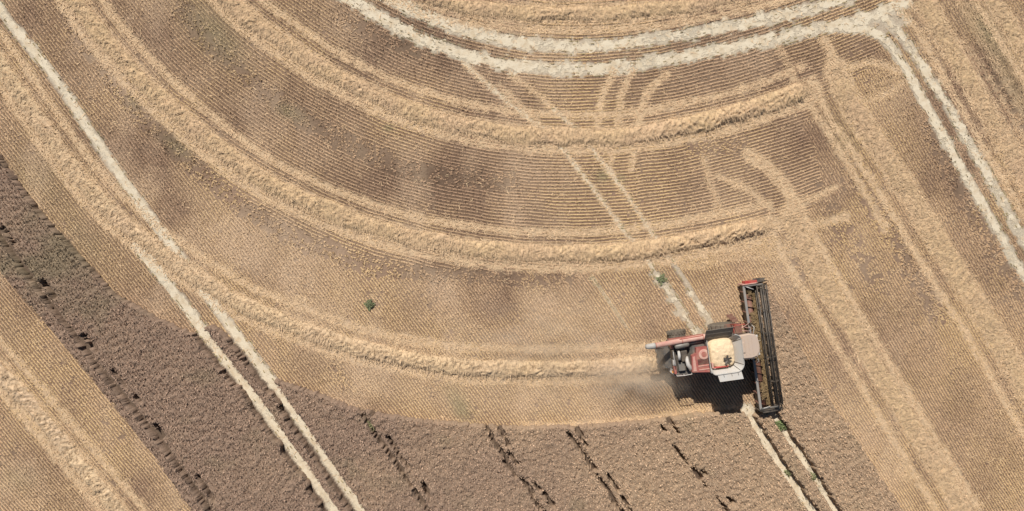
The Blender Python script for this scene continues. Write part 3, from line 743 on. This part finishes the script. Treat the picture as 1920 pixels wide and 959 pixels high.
MB().box(-3.0, -2.9, 1.05, 1.3, 2.4, 3.06, .02).build('pipe_cradle', K['mid'], R)
# cab
cb = MB().prism([(1.14, 1.85), (2.25, 1.85), (2.5, 2.6), (2.38, 3.62), (1.14, 3.62)], -.42, 1.0).build('cab', K['panel'], R)
MB().slab([(2.29, -.36, 2.0), (2.29, .94, 2.0), (2.51, .94, 2.62), (2.41, .94, 3.55), (2.41, -.36, 3.55), (2.51, -.36, 2.62)], .01).build('windscreen', K['glass'], cb)
for y in (-.435, 1.005):
    MB().box(1.3, 2.3, y, y + .012, 2.1, 3.5, 0).build('side_window', K['glass'], cb)
    MB().tube([(1.35, y, 2.6), (1.35, y, 3.0)], .02, 6).build('door_handle', K['light'], cb)
ro = [(1.1, -.55), (1.95, -.6), (2.35, -.5), (2.52, -.2), (2.58, .28), (2.52, .78), (2.35, 1.06), (1.95, 1.18), (1.1, 1.14)]
bmr = MB().prism(ro, 3.6, 3.78, 'z'); 
bmesh.ops.bevel(bmr.bm, geom=[e for e in bmr.bm.edges if all(v.co.z > 3.7 for v in e.verts)], offset=.09, segments=3, affect='EDGES')
rf = bmr.build('roof', K['roof'], cb)
for x in (1.3, 1.55, 1.8, 2.05):
    MB().box(x, x + .05, -.3, .9, 3.77, 3.80, .01).build('roof_ridge', K['roof'], cb)
MB().box(1.18, 1.5, -.1, .62, 3.77, 3.86, .03).build('air_unit', K['roof'], cb)
MB().tube([(1.22, -.38, 3.77), (1.2, -.38, 4.5)], .012, 5).build('antenna', K['dark'], cb)
for y in (-.35, .05, .5, .9):
    MB().box(2.42, 2.58, y - .08, y + .08, 3.50, 3.62, .03).build('work_light', K['light'], cb)
MB().tube([(1.3, .95, 3.77), (1.3, .95, 3.95)], [.07, .06], 12).build('beacon', K['amber'], cb, True)
for s_, y in ((-1, -.42), (1, 1.0)):
    MB().tube([(2.35, y, 3.4), (2.5, y + .5 * s_, 3.35), (2.45, y + .62 * s_, 3.1), (2.42, y + .62 * s_, 2.7)], .022, 8).build('mirror_arm', K['light'], cb, True)
    MB().box(2.38, 2.44, y + .5 * s_ - .0, y + .76 * s_ if s_ > 0 else y + .5 * s_ + .13, 2.65, 3.1, .02).build('mirror', K['dark'], cb)
# platform, steps and rail on the left of the cab
pf = MB().box(.9, 2.1, 1.0, 1.75, 1.82, 1.9, .02).build('platform', K['maroon'], R)
MB().tube([(2.05, 1.72, 1.9), (2.05, 1.72, 2.85), (1.5, 1.72, 2.85), (1.5, 1.72, 1.9)], .025, 8).build('handrail', K['redclean'], pf, True)
MB().tube([(1.1, 1.1, 3.2), (1.1, 1.68, 3.25), (1.35, 1.72, 2.9), (1.35, 1.72, 1.9)], .03, 8).build('handrail', K['redclean'], pf, True)
for i in range(4): MB().box(1.55, 2.0, 1.78 + .1 * i, 1.98 + .1 * i, 1.55 - .34 * i, 1.6 - .34 * i, .01).build('step', K['maroon'], pf)
# wheels
def wheel(x, y, r, w, name):
    o = bpy.data.objects.new(name, None); COL.objects.link(o); o.parent = R; o.location = (x, y, r)
    MB().lathe_y([(r * .55, -w / 2), (r * .9, -w / 2), (r * .97, -w * .42), (r * .985, 0), (r * .97, w * .42), (r * .9, w / 2), (r * .55, w / 2)], 0, 0, 0, 36).build('tyre', K['tyre'], o)
    lug = MB()
    for k in range(18):
        for s_ in (-1, 1):
            a = 2 * math.pi * (k + .25 * s_) / 18
            ca, sa = math.cos(a), math.sin(a); ta, tb = -sa, ca
            p = lambda rr, t, yy: (rr * ca + t * ta, yy, rr * sa + t * tb)
            lug.slab([p(r * 1.01, -.06, s_ * w * .02), p(r * 1.01, .05, s_ * w * .02), p(r * 1.0, .13, s_ * w * .48), p(r * 1.0, .02, s_ * w * .48)], .06)
    lug.build('tread', K['tyre'], o)
    MB().lathe_y([(r * .56, -w * .4), (r * .56, -w * .3), (r * .2, -w * .15), (r * .2, w * .15), (r * .56, w * .3), (r * .56, w * .4)], 0, 0, 0, 28).build('rim', K['rim'], o)
for y in (-1.42, 1.4): wheel(.95, y, .92, .68, 'front_wheel')
for y in (-1.38, 1.42): wheel(-2.35, y, .64, .46, 'rear_wheel')
MB().box(.8, 1.1, -1.2, 1.2, .72, 1.0, .04).build('front_axle', K['dark'], R)
MB().box(-2.45, -2.25, -1.25, 1.3, .55, .75, .03).build('rear_axle', K['dark'], R)
# feeder house
MB().slab([(1.0, -.75, 1.75), (2.95, -.75, 1.02), (2.95, .75, 1.02), (1.0, .75, 1.75)], .62).build('feeder_house', K['pink'], R)
for y in (-.85, .85):
    MB().tube([(1.1, y, .95), (2.2, y, .62)], .055, 10).build('lift_cylinder', K['mid'], R, True)
for pts in ([(1.5, .95, 1.8), (2.2, 1.1, 1.6), (2.8, .95, 1.4)], [(1.6, 1.2, 1.7), (2.3, 1.35, 1.5), (2.85, 1.15, 1.35)], [(1.4, 1.4, 1.65), (2.0, 1.25, 1.75), (2.8, 1.5, 1.35)]):
    MB().tube(pts, .035, 7).build('hydraulic_hose', K['pink'], R, True)
# cutting header
HY0, HY1, HX = -4.90, 4.33, 3.6
hdr = MB().prism([(HX - .72, .32), (HX + .75, .14), (HX + .78, .19), (HX - .1, .26), (HX - .58, .42), (HX - .64, 1.16), (HX - .72, 1.16)], HY0 + .04, HY1 - .04).build('header', K['dark'], R, label='wide cutting header with reel, auger and knife')
MB().box(HX - .82, HX - .64, HY0 + .03, HY1 - .03, 1.14, 1.28, .03).build('back_beam', K['beam'], hdr)
for k in range(12):
    y = HY0 + .5 + k * (HY1 - HY0 - 1) / 11
    MB().box(HX - .86, HX - .72, y - .04, y + .04, .4, 1.16, .01).build('back_rib', K['maroon'], hdr)
MB().tube([(HX - .3, HY0 + .1, .62), (HX - .3, HY1 - .1, .62)], .21, 18).build('auger_tube', K['maroon'], hdr, True)
fl = MB()
for s_, ya, yb in ((1, HY0 + .12, -.9), (-1, HY1 - .12, .7)):
    n = 150; prev = None
    for k in range(n + 1):
        t = k / n; y = ya + (yb - ya) * t; a = s_ * t * 2 * math.pi * abs(yb - ya) / .58
        i_ = fl.bm.verts.new((HX - .3 + .2 * math.cos(a), y, .62 + .2 * math.sin(a))); o_ = fl.bm.verts.new((HX - .3 + .33 * math.cos(a), y, .62 + .33 * math.sin(a)))
        if prev: fl.bm.faces.new((prev[0], i_, o_, prev[1]))
        prev = (i_, o_)
fl.build('auger_flight', K['maroon'], hdr)
for k in range(14):
    a = k * 2.4; y = -.75 + k * .1
    MB().tube([(HX - .3, y, .62), (HX - .3 + .42 * math.cos(a), y, .62 + .42 * math.sin(a))], .016, 6).build('auger_finger', K['light'], hdr)
# knife and guards
MB().box(HX + .72, HX + .82, HY0 + .05, HY1 - .05, .15, .18, 0).build('knife_bar', K['dark'], hdr)
gd = MB()
for k in range(118):
    y = HY0 + .1 + k * (HY1 - HY0 - .2) / 117
    gd.slab([(HX + .8, y - .02, .19), (HX + .8, y + .02, .19), (HX + .95, y, .17)], .03)
gd.build('knife_guard', K['dark'], hdr)
# reel
RXc, RZc, RR = HX + .58, 1.0, .40
rl_ = MB().tube([(RXc, HY0 + .2, RZc), (RXc, HY1 - .2, RZc)], .09, 14).build('reel_shaft', K['dark'], hdr, True)
for k in range(6):
    a = k * math.pi / 3 + .52
    bx_, bz_ = RXc + RR * math.cos(a), RZc + RR * math.sin(a)
    MB().tube([(bx_, HY0 + .2, bz_), (bx_, HY1 - .2, bz_)], .05, 8).build('reel_bat', K['dark'], hdr, True)
    tn_ = MB()
    for j in range(62):
        y = HY0 + .28 + j * (HY1 - HY0 - .56) / 61
        tn_.slab([(bx_ - .012, y - .012, bz_), (bx_ + .012, y + .012, bz_), (bx_ + .05, y, bz_ - .24)], .012)
    tn_.build('reel_tine', K['dark'], hdr)
for y in (HY0 + .2, HY0 + 1.95, HY0 + 3.7, -.3 + .9, HY1 - 1.95, HY1 - .2):
    st = MB()
    for k in range(6):
        a = k * math.pi / 3 + .35
        st.tube([(RXc, y, RZc), (RXc + RR * math.cos(a), y, RZc + RR * math.sin(a))], .025, 6)
        b2 = a + math.pi / 3
        st.tube([(RXc + RR * math.cos(a), y, RZc + RR * math.sin(a)), (RXc + RR * math.cos(b2), y, RZc + RR * math.sin(b2))], .018, 6)
    st.build('reel_spider', K['dark'], hdr)
for y in (HY0 + .1, HY1 - .1):
    MB().slab([(HX - .7, y - .05, 1.36), (RXc + .1, y - .05, 1.22), (RXc + .1, y + .05, 1.22), (HX - .7, y + .05, 1.36)], .1).build('reel_arm', K['mid'], hdr)
    MB().tube([(HX - .68, y, 1.3), (HX - .1, y + (.1 if y < 0 else -.3), 1.4)], .03, 8).build('reel_cylinder', K['light'], hdr, True)
# end shields and dividers
for y, s_, m1 in ((HY1, 1, 'pink'), (HY0, -1, 'dark')):
    es = MB().prism([(HX - .86, .25), (HX + .7, .12), (HX + 1.15, .10), (HX + 1.0, .35), (HX + .55, .85), (HX + .2, 1.30), (HX - .86, 1.38)], min(y, y + .07 * s_), max(y, y + .07 * s_)).build('end_shield', K[m1], hdr)
    MB().prism([(HX - .62, .6), (HX + .3, .55), (HX + .3, 1.2), (HX - .62, 1.32)], min(y + .07 * s_, y + .24 * s_), max(y + .07 * s_, y + .24 * s_)).build('drive_cover', K['redclean' if s_ > 0 else 'dark'], hdr)
    MB().tube([(HX + .6, y + .03 * s_, .5), (HX + 1.0, y + .05 * s_, .42), (HX + 1.42, y + .0 * s_, .22)], [.12, .09, .02], 10).build('crop_divider', K['dark'], hdr, True)
    MB().slab([(HX - .2, y + .02 * s_, 1.2), (HX + .9, y + .04 * s_, .9), (HX + 1.1, y + .3 * s_, .75), (HX + .1, y + .36 * s_, 1.0)][::s_], .03).build('divider_wing', K['dark'], hdr)
MB().tube([(HX - .9, .9, 1.2), (HX - .95, .5, 1.42), (HX - .8, -.6, 1.4), (HX - .85, -1.0, 1.3)], .035, 8).build('hydraulic_hose', K['dark'], hdr, True)
MB().tube([(HX - 1.05, -1.15, 1.2), (HX - 1.1, -.75, 1.45), (HX - .92, -.75, 1.45), (HX - .88, -1.15, 1.25)], .03, 8).build('hose_guard', K['light'], hdr, True)
bpy.context.view_layer.update()

# cut crop lying on the header trough
def to_world(P): 
    c_, s_ = math.cos(CA), math.sin(CA)
    return np.stack([CX + P[:, 0] * c_ - P[:, 1] * s_, CY + P[:, 0] * s_ + P[:, 1] * c_, P[:, 2]], -1)
def strands_local(P, ln, wd, col, ang_sd=1.2):
    n = len(P); az = rng.normal(math.pi, ang_sd, n); tl = rng.normal(0, .25, n)
    d = np.stack([np.cos(az) * np.cos(tl), np.sin(az) * np.cos(tl), np.sin(tl)], -1) * (ln * (.6 + .8 * rng.random(n)))[:, None]
    p = np.stack([-np.sin(az), np.cos(az), 0 * az], -1) * wd
    V = np.stack([P - p - d / 2, P + p - d / 2, P + p * .6 + d / 2, P - p * .6 + d / 2], 1)
    return to_world(V.reshape(-1, 3)), np.arange(n * 4).reshape(-1, 4), np.repeat(np.array(col) * (.7 + .5 * rng.random(n))[:, None], 4, 0)
n = 4800
yy = rng.uniform(HY0 + .2, HY1 - .2, n); xx = rng.uniform(HX - .38, HX + .62, n)
zz = .33 + rng.random(n) * .18 + .62 * np.clip(1 - (xx - HX + .38) / .42, 0, 1) * (fbm(yy * 25, xx * 0, 22, 2, 4.) > .5) + .28 * np.exp(-((xx - HX - .12) / .18) ** 2) * fbm(yy * 25, xx * 0, 14, 2)
V_, F_, C_ = strands_local(np.stack([xx, yy, zz], -1), .34, .017, (.29, .20, .105))
tag(np_mesh('cut_crop', V_, F_, m_straw, C_), 'freshly cut golden crop lying across the header behind the reel', 'crop', kind='stuff')

# grain in the tank
gn = 46
gxx = np.linspace(ix0 + .0, ix1 + .02, gn); gyy = np.linspace(iy0 + .02, iy1 + .1, gn)
A_, B_ = np.meshgrid(gxx, gyy)
u = (A_ - (ix0 + ix1) / 2) / ((ix1 - ix0) / 2); v = (B_ - .05) / .98
zt = 3.46 + .44 * np.clip(1 - (np.abs(u) ** 2.6 + np.abs(v) ** 2.6) * .5, 0, 1) + (fbm(A_ * 40, B_ * 40, 9, 3, 2.) - .5) * .10
zt -= .55 * np.clip((np.abs(u) ** 4 + np.abs(v) ** 4) - .78, 0, .8)
zt -= .10 * np.exp(-(((A_ - .16) / .3) ** 2 + ((B_ + .36) / .25) ** 2))
Vt = to_world(np.stack([A_, B_, zt], -1).reshape(-1, 3))
idx = np.arange(gn * gn).reshape(gn, gn)
F = np.stack([idx[:-1, :-1], idx[:-1, 1:], idx[1:, 1:], idx[1:, :-1]], -1).reshape(-1, 4)
# skirt of the heap down into the tank
ed = np.r_[idx[0, :], idx[1:, -1], idx[-1, -2::-1], idx[-2:0:-1, 0]]
lo = Vt[ed].copy(); lo[:, 2] = 3.31
n0 = len(Vt); k = np.arange(len(ed)); kn = (k + 1) % len(ed)
F = np.vstack([F, np.stack([ed[k], n0 + k, n0 + kn, ed[kn]], -1)])
Vt = np.vstack([Vt, lo])
m_grain = mat_attr('grain', .8, .6, 60.0, .10, 25.0)
o = np_mesh('grain_heap', Vt, F, m_grain, np.tile(np.array([[.90, .69, .45]]), (len(Vt), 1)), smooth=True)
tag(o, 'heap of pale golden grain filling the open tank of the harvester', 'grain')

# ------------------------------------------------------------------ green weeds
m_leaf = mat_attr('weed_leaf', .7, 0, 1, .2, 8.0)
m_stem = mat_paint('weed_stem', (.16, .17, .06), .7, .2)
def weed(px, py, rad, hh, n, label, col, sx=1.0):
    root = bpy.data.objects.new('weed_plant', None); COL.objects.link(root)
    p0 = w3(np.array(px), np.array(py), 0.0); root.location = p0.tolist()
    tag(root, label, 'weed')
    st = MB()
    for k in range(6):
        a = k * 1.05; e = rad * .75
        st.tube([(0, 0, -.02), (.35 * e * math.cos(a), .35 * e * math.sin(a), hh * .45), (e * math.cos(a) * sx, e * math.sin(a), hh * .8)], [.02, .014, .006], 5)
    st.build('stem', m_stem, root)
    a = rng.random(n) * 2 * np.pi; r = rad * np.sqrt(rng.random(n)) * (.9 + .22 * np.sin(4 * a + px) + .15 * np.sin(7 * a))
    c = np.stack([r * np.cos(a) * sx, r * np.sin(a), hh * .75 * (.25 + .75 * rng.random(n)) * (1 - .5 * r / (rad * 1.3))], -1)
    az = rng.random(n) * 2 * np.pi; tl = rng.normal(.15, .4, n); ln = .07 + .10 * rng.random(n)
    d = np.stack([np.cos(az) * np.cos(tl), np.sin(az) * np.cos(tl), np.sin(tl)], -1) * ln[:, None]
    p = np.stack([-np.sin(az), np.cos(az), rng.normal(0, .3, n)], -1) * (ln * .28)[:, None]
    V = np.stack([c - d / 2, c + p, c + d / 2, c - p], 1).reshape(-1, 3)
    cc = np.repeat(np.array(col) * (.9 + .9 * rng.random(n))[:, None], 4, 0)
    np_mesh('foliage', V, np.arange(n * 4).reshape(-1, 4), m_leaf, cc, root)
G_ = (.14, .15, .08); G2 = (.20, .20, .10)
weed(693, 571, .36, .32, 420, 'round dark green weed standing alone in stubble between two windrows', G_)
weed(1461, 797, .46, .6, 420, 'bright green bushy weed in the broken track beside the header end', (.14, .17, .075))
weed(1240, 524, .36, .3, 140, 'small grey green weed at the start of the patchy chalk track', (.17, .19, .10))
weed(1478, 884, .30, .4, 150, 'small green weed growing in the broken track below the harvester shadow', (.17, .175, .09))
weed(1522, 893, .30, .4, 130, 'green weed at the edge of the broken track from the header end', (.17, .175, .09))
weed(700, 795, .5, .75, 170, 'tall straggly olive weed in the dark gap at the crop edge', (.20, .19, .10))

# ------------------------------------------------------------------ dust and chaff hanging behind the harvester
def dust(name, px, py, rx, ry, hz, dens, label, ang=0.0, thr=.35):
    bm = bmesh.new()
    bmesh.ops.create_icosphere(bm, subdivisions=4, radius=1.0)
    for v in bm.verts:
        f = 1 + .12 * math.sin(3 * v.co.x + 1.3) * math.cos(4 * v.co.y) + .08 * math.sin(5 * v.co.z + 2 * v.co.x)
        v.co = Vector((v.co.x * rx * MPP * f, v.co.y * ry * MPP * f, v.co.z * hz / 2 * f))
    me = bpy.data.meshes.new(name); bm.to_mesh(me); bm.free()
    m = bpy.data.materials.new('dusty_air'); m.use_nodes = True
    nt = m.node_tree; N = nt.nodes; L = nt.links
    N.remove(N['Principled BSDF'])
    pv = N.new('ShaderNodeVolumePrincipled'); pv.inputs['Color'].default_value = (.95, .86, .73, 1)
    tc = N.new('ShaderNodeTexCoord')
    nz = N.new('ShaderNodeTexNoise'); nz.inputs['Scale'].default_value = .55; nz.inputs['Detail'].default_value = 4
    ms = N.new('ShaderNodeMapping'); ms.inputs['Scale'].default_value = (.7, 1.7, 1.0); L.new(tc.outputs['Object'], ms.inputs['Vector']); L.new(ms.outputs[0], nz.inputs['Vector'])
    mp = N.new('ShaderNodeMapping'); mp.inputs['Scale'].default_value = (1 / (rx * MPP), 1 / (ry * MPP), 2 / hz)
    L.new(tc.outputs['Object'], mp.inputs['Vector'])
    ln = N.new('ShaderNodeVectorMath'); ln.operation = 'LENGTH'; L.new(mp.outputs[0], ln.inputs[0])
    fall = N.new('ShaderNodeMapRange'); fall.interpolation_type = 'SMOOTHSTEP'
    fall.inputs[1].default_value = .95; fall.inputs[2].default_value = .1; fall.inputs[3].default_value = 0; fall.inputs[4].default_value = 1
    L.new(ln.outputs['Value'], fall.inputs[0])
    cl = N.new('ShaderNodeMapRange'); cl.inputs[1].default_value = thr; cl.inputs[2].default_value = .68; cl.inputs[3].default_value = 0; cl.inputs[4].default_value = dens
    L.new(nz.outputs['Fac'], cl.inputs[0])
    mu = N.new('ShaderNodeMath'); mu.operation = 'MULTIPLY'
    L.new(cl.outputs[0], mu.inputs[0]); L.new(fall.outputs[0], mu.inputs[1])
    L.new(mu.outputs[0], pv.inputs['Density'])
    L.new(pv.outputs[0], N['Material Output'].inputs['Volume'])
    me.materials.append(m)
    o = bpy.data.objects.new(name, me); COL.objects.link(o)
    p = w3(np.array(px), np.array(py), hz / 2 * 1.1 + .05); o.location = p.tolist(); o.rotation_euler = (0, 0, ang)
    tag(o, label, 'dust', kind='stuff')
dust('dust_cloud', 1190, 700, 135, 66, 2.4, .95, 'beige dust and chaff blowing from the rear of the harvester', .05, .3)
dust('dust_cloud', 1010, 640, 240, 135, 3.0, .24, 'thin pale dust drifting over the fresh windrow', .05, .38)
